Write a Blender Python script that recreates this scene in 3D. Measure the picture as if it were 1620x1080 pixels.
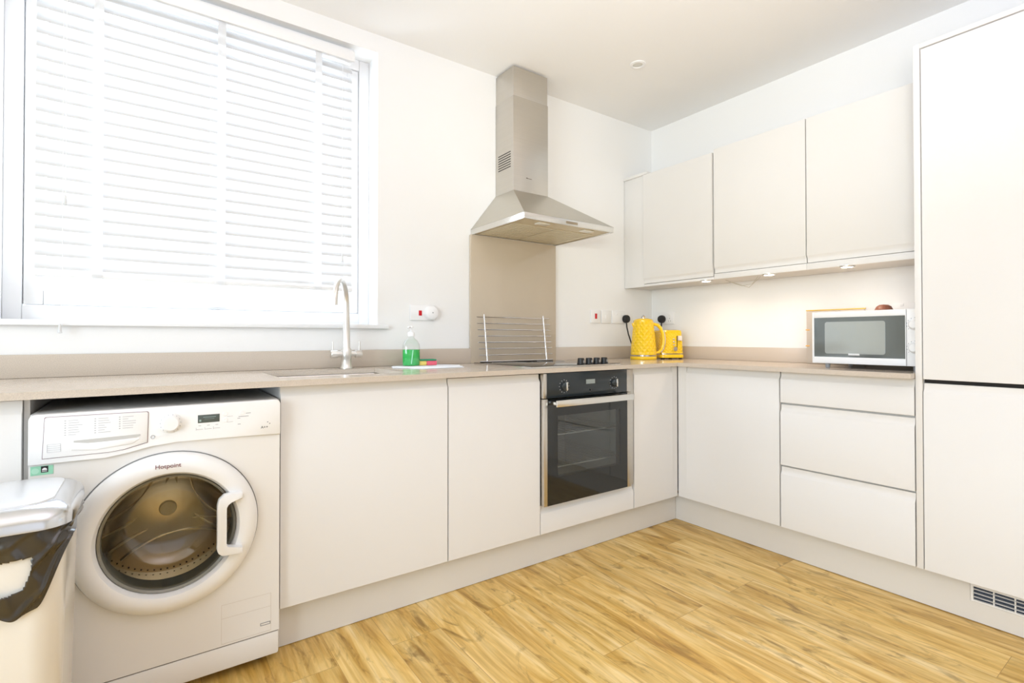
import bpy, bmesh, math, random
from mathutils import Vector, Matrix
random.seed(7)
PI = math.pi
C = bpy.context.scene.collection
sc = bpy.context.scene
for o in list(bpy.data.objects): bpy.data.objects.remove(o)

# ---------------------------------------------------------------- camera
cam = bpy.data.cameras.new('camera'); camo = bpy.data.objects.new('camera', cam); C.objects.link(camo)
YAW, PITCH, ROLL, FPX = math.radians(35.2718), math.radians(0.5715), math.radians(-0.024), 807.169
F = Vector((math.sin(YAW)*math.cos(PITCH), math.cos(YAW)*math.cos(PITCH), math.sin(PITCH)))
R = Vector((math.cos(YAW), -math.sin(YAW), 0)); U = R.cross(F)
R2 = R*math.cos(ROLL) + U*math.sin(ROLL); U2 = U*math.cos(ROLL) - R*math.sin(ROLL)
camo.matrix_world = Matrix(((R2.x, U2.x, -F.x, -2.93103), (R2.y, U2.y, -F.y, -2.40485), (R2.z, U2.z, -F.z, 1.03648), (0, 0, 0, 1)))
cam.sensor_width = 36; cam.lens = FPX/1620*36
cam.shift_x = 0.478/1620; cam.shift_y = -13.9/1620
cam.clip_start = 0.02
sc.camera = camo

# ---------------------------------------------------------------- world, daylight, exposure
w = bpy.data.worlds.new('world'); sc.world = w; w.use_nodes = True
bg = w.node_tree.nodes['Background']; bg.inputs[0].default_value = (0.93, 0.95, 1, 1); bg.inputs[1].default_value = 1.15
def fill_spot(name, loc, target, deg, power, col):
    l = bpy.data.lights.new(name, 'SPOT'); l.energy = power; l.color = col; l.spot_size = math.radians(deg); l.spot_blend = 1; l.shadow_soft_size = .18
    o = bpy.data.objects.new(name, l); o.location = loc; o.rotation_euler = (Vector(target)-Vector(loc)).to_track_quat('-Z', 'Y').to_euler(); C.objects.link(o); return o
def area(name, loc, rot, sx, sy, power, col):
    l = bpy.data.lights.new(name, 'AREA'); l.shape = 'RECTANGLE'; l.size = sx; l.size_y = sy; l.energy = power; l.color = col
    o = bpy.data.objects.new(name, l); o.location = loc; o.rotation_euler = rot; C.objects.link(o); return o
# daylight through the kitchen window; the left area light is added, its window assumed
area('daylight_kitchen_window', (-2.69, 0.36, 1.78), (-PI/2, 0, 0), 2.0, 1.7, 90, (0.74, 0.86, 1.0))
area('fill_left_side', (-5.68, -2.9, 1.45), (0, -PI/2, 0), 1.7, 2.2, 98.0, (0.721, 0.871, 1.000))
# added fill lights: one bounced off the ceiling, one aimed at far corner
area('ceiling_bounce_fill', (-2.3, -2.5, 1.5), (PI, 0, 0), 1.0, 1.0, 31.5, (0.82, 0.81, 1.000))
fill_spot('far_corner_fill', (-2.85, -2.55, 1.40), (0, 0, 2.35), 62, 68, (1.000, 0.996, 0.804))
vs = sc.view_settings; vs.view_transform = 'Standard'; vs.look = 'None'; vs.gamma = 1; vs.use_curve_mapping = False
vs.exposure = 0.03

# ---------------------------------------------------------------- materials
def s2l(c): return tuple(((v/255)/12.92 if v/255 <= .04045 else ((v/255+.055)/1.055)**2.4) for v in c)
def mat(name, rgb, rough=.5, metal=0, var=0.02, scale=8, bump=0, coat=0, spec=.5, aniso=None, trans=0, ior=1.45):
    m = bpy.data.materials.new(name); m.use_nodes = True; nt = m.node_tree; N = nt.nodes; L = nt.links
    b = N['Principled BSDF']; c = s2l(rgb)
    tc = N.new('ShaderNodeTexCoord'); no = N.new('ShaderNodeTexNoise'); no.inputs['Scale'].default_value = scale; no.inputs['Detail'].default_value = 3
    if aniso:
        mp = N.new('ShaderNodeMapping'); mp.inputs['Scale'].default_value = aniso; L.new(tc.outputs['Object'], mp.inputs[0]); L.new(mp.outputs[0], no.inputs['Vector'])
    else: L.new(tc.outputs['Object'], no.inputs['Vector'])
    mx = N.new('ShaderNodeMix'); mx.data_type = 'RGBA'
    mx.inputs[6].default_value = (*[v*(1-var) for v in c], 1); mx.inputs[7].default_value = (*[min(1, v*(1+var)) for v in c], 1)
    L.new(no.outputs[0], mx.inputs[0]); L.new(mx.outputs[2], b.inputs['Base Color'])
    b.inputs['Roughness'].default_value = rough; b.inputs['Metallic'].default_value = metal
    b.inputs['Coat Weight'].default_value = coat; b.inputs['Coat Roughness'].default_value = .05
    b.inputs['Specular IOR Level'].default_value = spec; b.inputs['Transmission Weight'].default_value = trans; b.inputs['IOR'].default_value = ior
    if bump:
        bp = N.new('ShaderNodeBump'); bp.inputs['Strength'].default_value = bump; bp.inputs['Distance'].default_value = .002
        L.new(no.outputs[0], bp.inputs['Height']); L.new(bp.outputs[0], b.inputs['Normal'])
    return m
def emit(name, col, s):
    m = bpy.data.materials.new(name); m.use_nodes = True; nt = m.node_tree; b = nt.nodes['Principled BSDF']
    b.inputs['Emission Color'].default_value = (*col, 1); b.inputs['Emission Strength'].default_value = s; return m
def glassy(name, tint, gloss_fac=.08, rough=0.02):
    m = bpy.data.materials.new(name); m.use_nodes = True; nt = m.node_tree; N = nt.nodes; L = nt.links
    for n in list(N):
        if n.type != 'OUTPUT_MATERIAL': N.remove(n)
    out = N['Material Output']; t = N.new('ShaderNodeBsdfTransparent'); t.inputs[0].default_value = (*tint, 1)
    g = N.new('ShaderNodeBsdfGlossy'); g.inputs['Roughness'].default_value = rough
    lw = N.new('ShaderNodeLayerWeight'); lw.inputs[0].default_value = .5
    mr = N.new('ShaderNodeMapRange'); mr.inputs[1].default_value = 0; mr.inputs[2].default_value = 1; mr.inputs[3].default_value = gloss_fac; mr.inputs[4].default_value = min(1, gloss_fac+.7)
    pw = N.new('ShaderNodeMath'); pw.operation = 'POWER'; pw.inputs[1].default_value = 3
    L.new(lw.outputs['Facing'], pw.inputs[0]); L.new(pw.outputs[0], mr.inputs[0])
    mx = N.new('ShaderNodeMixShader'); L.new(mr.outputs[0], mx.inputs[0]); L.new(t.outputs[0], mx.inputs[1]); L.new(g.outputs[0], mx.inputs[2]); L.new(mx.outputs[0], out.inputs[0])
    return m
def translucent(name, rgb, fac=.5):
    m = bpy.data.materials.new(name); m.use_nodes = True; nt = m.node_tree; N = nt.nodes; L = nt.links; b = N['Principled BSDF']
    b.inputs['Base Color'].default_value = (*s2l(rgb), 1); b.inputs['Roughness'].default_value = .4
    t = N.new('ShaderNodeBsdfTranslucent'); t.inputs[0].default_value = (*s2l(rgb), 1)
    mx = N.new('ShaderNodeMixShader'); mx.inputs[0].default_value = fac
    L.new(b.outputs[0], mx.inputs[1]); L.new(t.outputs[0], mx.inputs[2]); L.new(mx.outputs[0], N['Material Output'].inputs[0]); return m
def stone(name, rgb, rough):
    m = mat(name, rgb, rough, var=.03, scale=3); nt = m.node_tree; N = nt.nodes; L = nt.links
    b = N['Principled BSDF']; src = b.inputs['Base Color'].links[0].from_socket
    tc = N.new('ShaderNodeTexCoord'); v = N.new('ShaderNodeTexNoise'); v.inputs['Scale'].default_value = 420; v.inputs['Detail'].default_value = 1
    L.new(tc.outputs['Object'], v.inputs['Vector'])
    cr = N.new('ShaderNodeValToRGB'); cr.color_ramp.elements[0].position = .35; cr.color_ramp.elements[0].color = (.9, .9, .9, 1); cr.color_ramp.elements[1].position = .68; cr.color_ramp.elements[1].color = (1.06, 1.06, 1.06, 1)
    L.new(v.outputs[0], cr.inputs[0]); mx = N.new('ShaderNodeMix'); mx.data_type = 'RGBA'; mx.blend_type = 'MULTIPLY'; mx.inputs[0].default_value = 1
    L.new(src, mx.inputs[6]); L.new(cr.outputs[0], mx.inputs[7]); L.new(mx.outputs[2], b.inputs['Base Color']); return m
def wood_floor():
    m = bpy.data.materials.new('oak_floor'); m.use_nodes = True; nt = m.node_tree; N = nt.nodes; L = nt.links; b = N['Principled BSDF']
    tc = N.new('ShaderNodeTexCoord'); sp = N.new('ShaderNodeSeparateXYZ'); L.new(tc.outputs['Object'], sp.inputs[0])
    cb = N.new('ShaderNodeCombineXYZ'); L.new(sp.outputs[1], cb.inputs[0]); L.new(sp.outputs[0], cb.inputs[1])
    br = N.new('ShaderNodeTexBrick'); br.offset = .37; br.inputs['Scale'].default_value = 1; br.inputs['Brick Width'].default_value = 1.22; br.inputs['Row Height'].default_value = .18
    br.inputs['Mortar Size'].default_value = .0009; br.inputs['Mortar Smooth'].default_value = .2
    br.inputs['Color1'].default_value = (0, 0, 0, 1); br.inputs['Color2'].default_value = (1, 1, 1, 1); br.inputs['Mortar'].default_value = (.5, .5, .5, 1)
    L.new(cb.outputs[0], br.inputs[0])
    sh = N.new('ShaderNodeVectorMath'); sh.operation = 'MULTIPLY_ADD'; L.new(br.outputs['Color'], sh.inputs[0]); sh.inputs[1].default_value = (7, 13, 5); L.new(tc.outputs['Object'], sh.inputs[2])
    def grain(scale, vec, det, rough=.6, dist=0):
        mp = N.new('ShaderNodeMapping'); mp.inputs['Scale'].default_value = vec; L.new(sh.outputs[0], mp.inputs[0])
        n = N.new('ShaderNodeTexNoise'); n.inputs['Scale'].default_value = scale; n.inputs['Detail'].default_value = det; n.inputs['Roughness'].default_value = rough; n.inputs['Distortion'].default_value = dist
        L.new(mp.outputs[0], n.inputs['Vector']); return n.outputs[0]
    g1 = grain(1, (9.5, 1.15, 1), 7, .62, 1.8); g2 = grain(1, (70, 3.2, 1), 3, .6, .3); g3 = grain(1, (9, 3.0, 1), 4, .65, 2.5)
    r1 = N.new('ShaderNodeValToRGB'); e = r1.color_ramp.elements
    e[0].position = .27; e[0].color = (*s2l((172, 128, 56)), 1); e[1].position = .72; e[1].color = (*s2l((244, 219, 164)), 1)
    e.new(.40).color = (*s2l((208, 165, 82)), 1); e.new(.53).color = (*s2l((230, 195, 120)), 1)
    L.new(g1, r1.inputs[0])
    def mul(a, fac_src, lo, hi, p0, p1):
        r = N.new('ShaderNodeValToRGB'); r.color_ramp.elements[0].position = p0; r.color_ramp.elements[0].color = (*lo, 1); r.color_ramp.elements[1].position = p1; r.color_ramp.elements[1].color = (*hi, 1)
        L.new(fac_src, r.inputs[0]); mx = N.new('ShaderNodeMix'); mx.data_type = 'RGBA'; mx.blend_type = 'MULTIPLY'; mx.inputs[0].default_value = 1
        L.new(a, mx.inputs[6]); L.new(r.outputs[0], mx.inputs[7]); return mx.outputs[2]
    c = mul(r1.outputs[0], g2, (.86, .83, .75), (1.07, 1.07, 1.07), .36, .60)
    c = mul(c, g3, (.46, .40, .27), (1, 1, 1), .28, .45)
    c = mul(c, br.outputs['Color'], (.92, .905, .88), (1.07, 1.07, 1.08), 0, 1)
    mo = N.new('ShaderNodeMix'); mo.data_type = 'RGBA'; L.new(br.outputs['Fac'], mo.inputs[0]); L.new(c, mo.inputs[6]); mo.inputs[7].default_value = (*s2l((176, 136, 72)), 1)
    L.new(mo.outputs[2], b.inputs['Base Color']); b.inputs['Roughness'].default_value = .33
    bp = N.new('ShaderNodeBump'); bp.inputs['Strength'].default_value = .15; bp.inputs['Distance'].default_value = .001; L.new(g2, bp.inputs['Height']); L.new(bp.outputs[0], b.inputs['Normal'])
    return m

WALL = mat('white_wall_paint', (248, 247, 245), .85, var=.008, scale=2, spec=.2)
CEIL = mat('white_ceiling_paint', (249, 248, 246), .9, var=.008, scale=2, spec=.2)
CAB = mat('white_satin_lacquer', (235, 232, 228), .32, var=.006, scale=3)
CARC = mat('white_cabinet_board', (222, 218, 212), .5, var=.01)
PLI = mat('white_plinth_board', (228, 223, 215), .38, var=.01)
DARKV = mat('dark_gap', (48, 44, 42), .8)
STONE = stone('taupe_quartz', (211, 198, 183), .13)
SPL = stone('taupe_quartz_panel', (207, 192, 171), .13)
UPVC = mat('white_frame_plastic', (245, 245, 245), .35, var=.005)
STEEL = mat('brushed_steel', (205, 200, 192), .30, 1, var=.05, scale=1, aniso=(2, 2, 160), bump=.05)
STEELH = mat('brushed_steel_bright', (222, 220, 215), .25, 1, var=.04, scale=1, aniso=(120, 2, 2))
CHROME = mat('chrome', (225, 225, 228), .12, 1, var=.01)
SATIN = mat('satin_nickel', (226, 224, 220), .34, 1, var=.02)
WHITEP = mat('white_gloss_plastic', (248, 247, 246), .28, var=.005)
WHITEB = mat('white_enamel', (238, 235, 231), .25, var=.005)
GREYP = mat('grey_print', (150, 150, 152), .6)
GREYL = mat('light_grey_print', (196, 196, 198), .6)
BLACK = mat('black_glass', (22, 24, 26), .05, var=.05, coat=.5)
BLKP = mat('black_plastic', (34, 33, 33), .4)
OVENF = mat('oven_black_panel', (44, 50, 53), .12, var=.04)
YEL = mat('yellow_gloss', (250, 205, 18), .18, var=.01, coat=.6)
REDP = mat('red_switch', (205, 22, 34), .35)
GREENT = mat('pale_green_sticker', (160, 222, 190), .5)

# ---------------------------------------------------------------- mesh helpers (world coordinates unless said otherwise)
def NB(): return bmesh.new()
def merge(dst, src, M=None):
    me = bpy.data.meshes.new('t'); src.to_mesh(me); src.free()
    if M is not None: me.transform(M)
    dst.from_mesh(me); bpy.data.meshes.remove(me)
def box(b, x0, x1, y0, y1, z0, z1, bev=0, seg=2, M=None):
    t = NB(); bmesh.ops.create_cube(t, size=1)
    x0, x1 = min(x0, x1), max(x0, x1); y0, y1 = min(y0, y1), max(y0, y1); z0, z1 = min(z0, z1), max(z0, z1)
    for v in t.verts: v.co = Vector(((x0+x1)/2+v.co.x*(x1-x0), (y0+y1)/2+v.co.y*(y1-y0), (z0+z1)/2+v.co.z*(z1-z0)))
    if bev: bmesh.ops.bevel(t, geom=t.edges[:], offset=min(bev, .49*min(x1-x0, y1-y0, z1-z0)), segments=seg, profile=.5, affect='EDGES')
    merge(b, t, M); return b
def frame_of(d):
    d = Vector(d).normalized(); a = Vector((0, 0, 1)) if abs(d.z) < .9 else Vector((1, 0, 0))
    u = d.cross(a).normalized(); return u, d.cross(u).normalized(), d
def tube(b, pts, r, n=12, cap=True, closed=False):
    pts = [Vector(p) for p in pts]; k = len(pts); rr = r if isinstance(r, (list, tuple)) else [r]*k
    rings = []; u = None
    for i, p in enumerate(pts):
        if closed: d = (pts[(i+1) % k]-pts[i-1]).normalized()
        else: d = ((pts[min(i+1, k-1)]-p).normalized()+(p-pts[max(i-1, 0)]).normalized()).normalized()
        if u is None: u = frame_of(d)[0]
        u = (u-d*u.dot(d)).normalized(); v = d.cross(u)
        rings.append([b.verts.new(p+(u*math.cos(2*PI*j/n)+v*math.sin(2*PI*j/n))*rr[i]) for j in range(n)])
    for i in range(k if closed else k-1):
        A, B = rings[i], rings[(i+1) % k]
        for j in range(n): b.faces.new((A[j], A[(j+1) % n], B[(j+1) % n], B[j]))
    if cap and not closed:
        b.faces.new(rings[0][::-1]); b.faces.new(rings[-1])
    return b
def lathe(b, prof, origin, axis='z', n=48, close=False, sx=1, sy=1):
    # prof: (radius, height) pairs
    O = Vector(origin); rings = []
    def P(r, h, a):
        c, s = math.cos(a)*r*sx, math.sin(a)*r*sy
        return O+{'z': Vector((c, s, h)), 'y': Vector((c, h, s)), 'x': Vector((h, c, s))}[axis]
    for r, h in prof:
        if r < 1e-6: rings.append([b.verts.new(P(0, h, 0))])
        else: rings.append([b.verts.new(P(r, h, 2*PI*j/n)) for j in range(n)])
    if close: rings.append(rings[0])
    for A, B in zip(rings[:-1], rings[1:]):
        for j in range(n):
            if len(A) == 1 and len(B) == 1: break
            if len(A) == 1: b.faces.new((A[0], B[j], B[(j+1) % n]))
            elif len(B) == 1: b.faces.new((A[j], A[(j+1) % n], B[0]))
            else: b.faces.new((A[j], A[(j+1) % n], B[(j+1) % n], B[j]))
    return b
def prism(b, poly, f, d0, d1, bev=0):
    # poly: 2D points, f(p, q, d) -> world
    t = NB(); A = [t.verts.new(f(p, q, d0)) for p, q in poly]; B = [t.verts.new(f(p, q, d1)) for p, q in poly]; n = len(poly)
    t.faces.new(A[::-1]); t.faces.new(B)
    for i in range(n): t.faces.new((A[i], A[(i+1) % n], B[(i+1) % n], B[i]))
    if bev: bmesh.ops.bevel(t, geom=t.edges[:], offset=bev, segments=2, profile=.5, affect='EDGES')
    merge(b, t); return b
def wpos(o):
    p = Vector((0, 0, 0))
    while o is not None: p += o.location; o = o.parent
    return p
def obj(name, b, m, parent=None, smooth=True, label=None, M=None):
    bmesh.ops.recalc_face_normals(b, faces=b.faces[:])
    me = bpy.data.meshes.new(name); b.to_mesh(me); b.free()
    if M is not None: me.transform(M)
    if parent is not None: me.transform(Matrix.Translation(-wpos(parent)))
    else:
        # origin at the base centre
        xs = [v.co for v in me.vertices]; c = Vector(((min(v.x for v in xs)+max(v.x for v in xs))/2, (min(v.y for v in xs)+max(v.y for v in xs))/2, min(v.z for v in xs)))
        me.transform(Matrix.Translation(-c))
    o = bpy.data.objects.new(name, me); C.objects.link(o)
    if parent is not None: o.parent = parent
    else: o.location = c
    me.materials.append(m)
    if smooth:
        for p in me.polygons: p.use_smooth = True
        me.set_sharp_from_angle(angle=math.radians(38))
    if label: o['label'] = label
    return o
def thing(name, label, cat, loc, group=None):
    o = bpy.data.objects.new(name, None); o.empty_display_size = .05; C.objects.link(o); o.location = loc; o['label'] = label; o['category'] = cat
    if group: o['group'] = group
    return o
def tag(o, label, cat, group=None):
    o['label'] = label; o['category'] = cat
    if group: o['group'] = group
    return o
def struct(name, b, m, parent=None, smooth=False):
    o = obj(name, b, m, parent, smooth)
    if parent is None: o['kind'] = 'structure'
    return o
def text_bm(s, size, M, ext=.0002):
    cu = bpy.data.curves.new('t', 'FONT'); cu.body = s; cu.size = size; cu.extrude = ext; cu.align_x = 'CENTER'; cu.align_y = 'CENTER'
    to = bpy.data.objects.new('t', cu); C.objects.link(to); dg = bpy.context.evaluated_depsgraph_get(); dg.update()
    me = bpy.data.meshes.new_from_object(to.evaluated_get(dg)); bpy.data.objects.remove(to); b = NB(); me.transform(M); b.from_mesh(me); bpy.data.meshes.remove(me); return b
MA = lambda x, y, z: Matrix.Translation((x, y, z)) @ Matrix.Rotation(PI/2, 4, 'X')          # text standing, facing -y
def rrect(hx, hy, r, n=8):
    pts = []
    for cx, cy, a0 in ((hx-r, hy-r, 0), (-hx+r, hy-r, PI/2), (-hx+r, -hy+r, PI), (hx-r, -hy+r, 3*PI/2)):
        for k in range(n+1): a = a0+k*PI/2/n; pts.append((cx+r*math.cos(a), cy+r*math.sin(a)))
    return pts
def loft(b, loops, cap0=True, cap1=True):
    rings = [[b.verts.new(p) for p in l] for l in loops]; n = len(rings[0])
    for A, B in zip(rings[:-1], rings[1:]):
        for j in range(n): b.faces.new((A[j], A[(j+1) % n], B[(j+1) % n], B[j]))
    if cap0: b.faces.new(rings[0][::-1])
    if cap1: b.faces.new(rings[-1])
    return b

# ---------------------------------------------------------------- dimensions
H = 2.519; XL, YR = -5.6, -6.5           # left wall x, rear wall y
ZT, ZB = .8987, .8786                    # worktop top and underside
ZD = .150                                # underside of base doors
YF, YW, YP = -.600, -.629, -.552         # along the window wall: door fronts, worktop edge, plinth
XF, XW, XP = -.512, -.557, -.470         # along the right wall
WX0, WX1, WZ0, WZ1 = -3.365, -2.031, 1.101, 2.431   # window opening
RD = .12                                 # reveal depth to the frame
BE = -1.6925                             # end of the drawer unit

# ---------------------------------------------------------------- the room
struct('floor', box(NB(), XL-.2, .2, YR-.2, .3, -.08, 0), wood_floor())
struct('ceiling', box(NB(), XL-.2, .2, YR-.2, .3, H, H+.1), CEIL)
b = NB(); box(b, XL-.2, WX0, 0, .3, 0, H); box(b, WX1, .2, 0, .3, 0, H); box(b, WX0, WX1, 0, .3, 0, WZ0-.02); box(b, WX0, WX1, 0, .3, WZ1, H)
struct('wall_back', b, WALL)
struct('wall_right', box(NB(), 0, .2, YR-.2, 0, 0, H), WALL)
b = NB(); box(b, XL-.2, XL, YR, -4.1, 0, H); box(b, XL-.2, XL, -1.7, 0, 0, H); box(b, XL-.2, XL, -4.1, -1.7, 0, .5); box(b, XL-.2, XL, -4.1, -1.7, 2.35, H)
struct('wall_left', b, WALL)
b = NB(); box(b, XL-.2, -3.9, YR-.2, YR, 0, H); box(b, -.5, 0, YR-.2, YR, 0, H); box(b, -3.9, -.5, YR-.2, YR, 2.42, H); box(b, -3.9, -.5, YR-.2, YR, 0, .2)
struct('wall_rear', b, WALL)

# kitchen window
wf = NB()
fy0, fy1 = RD, RD+.07
for x0, x1, z0, z1 in ((WX0, WX0+.052, WZ0, WZ1), (WX1-.052, WX1, WZ0, WZ1), (WX0+.052, WX1-.052, WZ0, WZ0+.055), (WX0+.052, WX1-.052, WZ1-.055, WZ1)):
    box(wf, x0, x1, fy0, fy1, z0, z1, .004)
win = struct('window_1', wf, UPVC, smooth=True); 
sb = NB(); sx0, sx1, sz0, sz1 = WX0+.055, WX1-.055, WZ0+.058, WZ1-.058
for x0, x1, z0, z1 in ((sx0, sx0+.055, sz0, sz1), (sx1-.055, sx1, sz0, sz1), (sx0+.055, sx1-.055, sz0, sz0+.055), (sx0+.055, sx1-.055, sz1-.055, sz1), (-2.725, -2.67, sz0+.055, sz1-.055)):
    box(sb, x0, x1, fy0+.004, fy1-.01, z0, z1, .004)
sash = obj('window_sash', sb, UPVC, win)
obj('window_pane', box(NB(), sx0+.05, sx1-.05, fy0+.03, fy0+.036, sz0+.05, sz1-.05), glassy('clear_glass', (1, 1, 1), .04), win)
b = NB(); box(b, -2.735, -2.665, RD-.012, RD+.004, 1.165, 1.181, .004); box(b, -2.715, -2.675, RD-.022, RD-.012, 1.168, 1.178, .003)
obj('window_handle', b, UPVC, win)
b = NB(); box(b, WX0-.05, WX1+.05, -.026, .0, WZ0-.021, WZ0, .005); box(b, WX0, WX1, 0, RD, WZ0-.02, WZ0)
struct('trim_1', b, UPVC, smooth=True)['label'] = 'white window sill board'
# unseen openings added to admit daylight: simple white frames
def openframe(n, pts, M_):
    b = NB()
    for p in pts: box(b, *p, .004)
    struct('window_%d' % n, b, UPVC)
openframe(2, [(-3.9, -3.83, YR-.12, YR-.05, .2, 2.42), (-.57, -.5, YR-.12, YR-.05, .2, 2.42), (-2.24, -2.16, YR-.12, YR-.05, .27, 2.35), (-3.83, -.57, YR-.12, YR-.05, .2, .27), (-3.83, -.57, YR-.12, YR-.05, 2.35, 2.42)], None)
openframe(3, [(XL-.12, XL-.05, -4.1, -4.03, .5, 2.35), (XL-.12, XL-.05, -1.77, -1.7, .5, 2.35), (XL-.12, XL-.05, -2.94, -2.86, .57, 2.28), (XL-.12, XL-.05, -4.03, -1.77, .5, .57), (XL-.12, XL-.05, -4.03, -1.77, 2.28, 2.35)], None)

# ---------------------------------------------------------------- venetian blind
BX0, BX1, BY = -3.268, -2.143, .045
SLAT = translucent('white_blind_slat', (220, 220, 220), .012)
bl = thing('venetian_blind', 'wide white venetian blind hanging in the window reveal above the sink', 'blind', (-2.7, BY, 1.26))
obj('valance', box(NB(), BX0-.01, BX1, .002, .010, 2.352, 2.399, .002), mat('blind_valance', (250, 250, 250), .3), bl)
obj('headrail', box(NB(), BX0, BX1-.004, .014, .066, 2.36, 2.412, .002), UPVC, bl)
def slat_bm(z, a=math.radians(52)):
    t = NB(); n = 6; L = .050
    prof = []
    for i in range(n+1):
        s = (i/n-.5)*L; bow = .003*(1-(2*i/n-1)**2)
        prof.append((s*math.cos(a)-bow*math.sin(a), s*math.sin(a)+bow*math.cos(a)))
    lo = [[(x, BY+p, z+q) for p, q in prof]+[(x, BY+p, z+q-.0025) for p, q in prof[::-1]] for x in (BX0, BX1-.004)]
    return loft(t, lo)
first = None; NS = 23; z0s, z1s = 1.305, 2.325
for i in range(NS):
    z = z0s+(z1s-z0s)*i/(NS-1)
    if first is None: first = obj('slat', slat_bm(z), SLAT, bl)
    else:
        o = first.copy(); C.objects.link(o); o.parent = bl; o.location.z = z-z0s
obj('bottom_rail', box(NB(), BX0, BX1-.004, BY-.026, BY+.026, 1.256, 1.276, .004), UPVC, bl)
for x in (-3.094, -2.695, -2.306):
    obj('ladder_tape', box(NB(), x-.015, x+.015, BY-.0285, BY-.0275, 1.256, 2.36), translucent('blind_tape', (250, 250, 250), .5), bl)
for x, z in ((-2.203, 1.404), (-3.182, 1.525), (-3.191, 1.09)):
    t = tube(NB(), [(x, -.004, 2.33), (x, -.004, z+.02)] if z > 1.2 else [(x, -.004, 2.33), (x+.002, -.006, 1.2), (x, -.031, 1.115), (x, -.034, z)], .0011, 6)
    c = obj('pull_cord', t, UPVC, bl)
    yy = -.004 if z > 1.2 else -.036
    obj('cord_toggle', lathe(NB(), [(0, .034), (.003, .032), (.005, .012), (.0065, 0), (0, -.002)], (x, yy, z-.012 if z > 1.2 else z-.036), n=12), mat('cord_toggle_plastic', (225, 225, 225), .4), c)

# ---------------------------------------------------------------- doors with a recessed finger grip
def fA(y): return lambda u, n, z: Vector((u, y-n, z))       # faces -y
def fB(x): return lambda u, n, z: Vector((x-n, u, z))       # faces -x
T = .020
def jdoor(f, u0, u1, z0, z1, grip='top', t=T):
    g = .036
    if grip == 'top': pr = [(0, z0), (t-.001, z0), (t, z0+.001), (t, z1-g), (t-.002, z1-g+.003), (t-.008, z1-g+.012), (t-.010, z1-g+.02), (t-.010, z1-.001), (t-.011, z1), (0, z1)]
    elif grip == 'bottom': pr = [(0, z0), (t-.011, z0), (t-.010, z0+.001), (t-.010, z0+g-.02), (t-.008, z0+g-.012), (t-.002, z0+g-.003), (t, z0+g), (t, z1-.001), (t-.001, z1), (0, z1)]
    else: pr = [(0, z0), (t-.001, z0), (t, z0+.001), (t, z1-.001), (t-.001, z1), (0, z1)]
    u0, u1 = min(u0, u1), max(u0, u1)
    return prism(NB(), pr, lambda n, z, u: f(u, n, z), u0, u1)
G = .0018
def baseA(label, x0, x1, doors, name='base_cabinet'):
    t = thing(name, label, 'cabinet', ((x0+x1)/2, -.3, ZD))
    obj('carcass', carcA(x0, x1), CARC, t)
    return t
def carcA(x0, x1, z0=ZD, z1=ZB-.006):
    return box(NB(), x0+.0005, x1-.0005, -.025, YF+T+.004, z0, z1)
def hollowA(x0, x1, z0, z1, yb=-.03, yf=YF+T+.004, th=.016):
    b = NB(); box(b, x0+.0005, x0+th, yb, yf, z0, z1); box(b, x1-th, x1-.0005, yb, yf, z0, z1); box(b, x0+th, x1-th, yb, yf, z0, z0+th); box(b, x0+th, x1-th, yb, yb-.008, z0+th, z1); return b

D0, D1, D2, D3, D4 = -2.583, -1.9645, -1.4972, -.8767, -.5563
t = thing('base_cabinet', 'white base cabinet under the sink, wide door right of the washing machine', 'cabinet', (-2.27, -.3, ZD), 'white base cabinets under the worktop')
obj('carcass', hollowA(D0, D1, ZD, .70), CARC, t)
b = box(NB(), D0, D0+.012, -.03, YF+.0225, ZD, ZB-.001); box(b, D0, D0+.012, -.03, YP+.018, 0, ZD)
obj('side_panel', b, CAB, t)
obj('door', jdoor(fA(YF+T), D0+.001, D1-.002, ZD, ZB-.0012), CAB, t)
t = thing('base_cabinet', 'narrow white base cabinet with single door directly left of the oven', 'cabinet', (-1.73, -.3, ZD), 'white base cabinets under the worktop')
obj('carcass', carcA(D1, D2), CARC, t)
obj('door', jdoor(fA(YF+T), D1+.003, D2-.002, ZD, ZB-.0055), CAB, t)
t = thing('base_cabinet', 'slim white base cabinet between the oven and the inner corner', 'cabinet', (-.72, -.3, ZD), 'white base cabinets under the worktop')
obj('carcass', carcA(D3+.01, D4), CARC, t)
obj('door', jdoor(fA(YF+T), D3+.003, D4-.002, ZD, ZB-.002), CAB, t)
obj('corner_post', box(NB(), D4+.001, XF-.0005, YF+.003, -.02, ZD, ZB-.002), CAB, t)
t = thing('base_cabinet', 'white corner base cabinet on right wall with one door left of the drawers', 'cabinet', (-.25, -.9, ZD), 'white base cabinets under the worktop')
B1, B2 = -.6535, -1.1687
obj('carcass', box(NB(), XF+T+.004, -.025, B2+.0005, YF-.001, ZD, ZB-.006), CARC, t)
obj('door', jdoor(fB(XF+T), B1-.002, B2+.002, ZD, ZB-.002), CAB, t)
obj('corner_post', box(NB(), XF+.003, XF+T+.003, B1-.001, YF-.0005, ZD, ZB-.002), CAB, t)
t = thing('drawer_cabinet', 'white drawer unit with one shallow and two deep drawers below the microwave', 'cabinet', (-.25, -1.43, ZD), 'white base cabinets under the worktop')
obj('carcass', box(NB(), XF+T+.004, -.025, BE+.001, B2-.0005, ZD, ZB-.006), CARC, t)
for z0, z1 in ((.733, ZB-.002), (.441, .7235), (ZD, .4325)):
    obj('drawer', jdoor(fB(XF+T), B2-.004, BE+.004, z0, z1), CAB, t)
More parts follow.
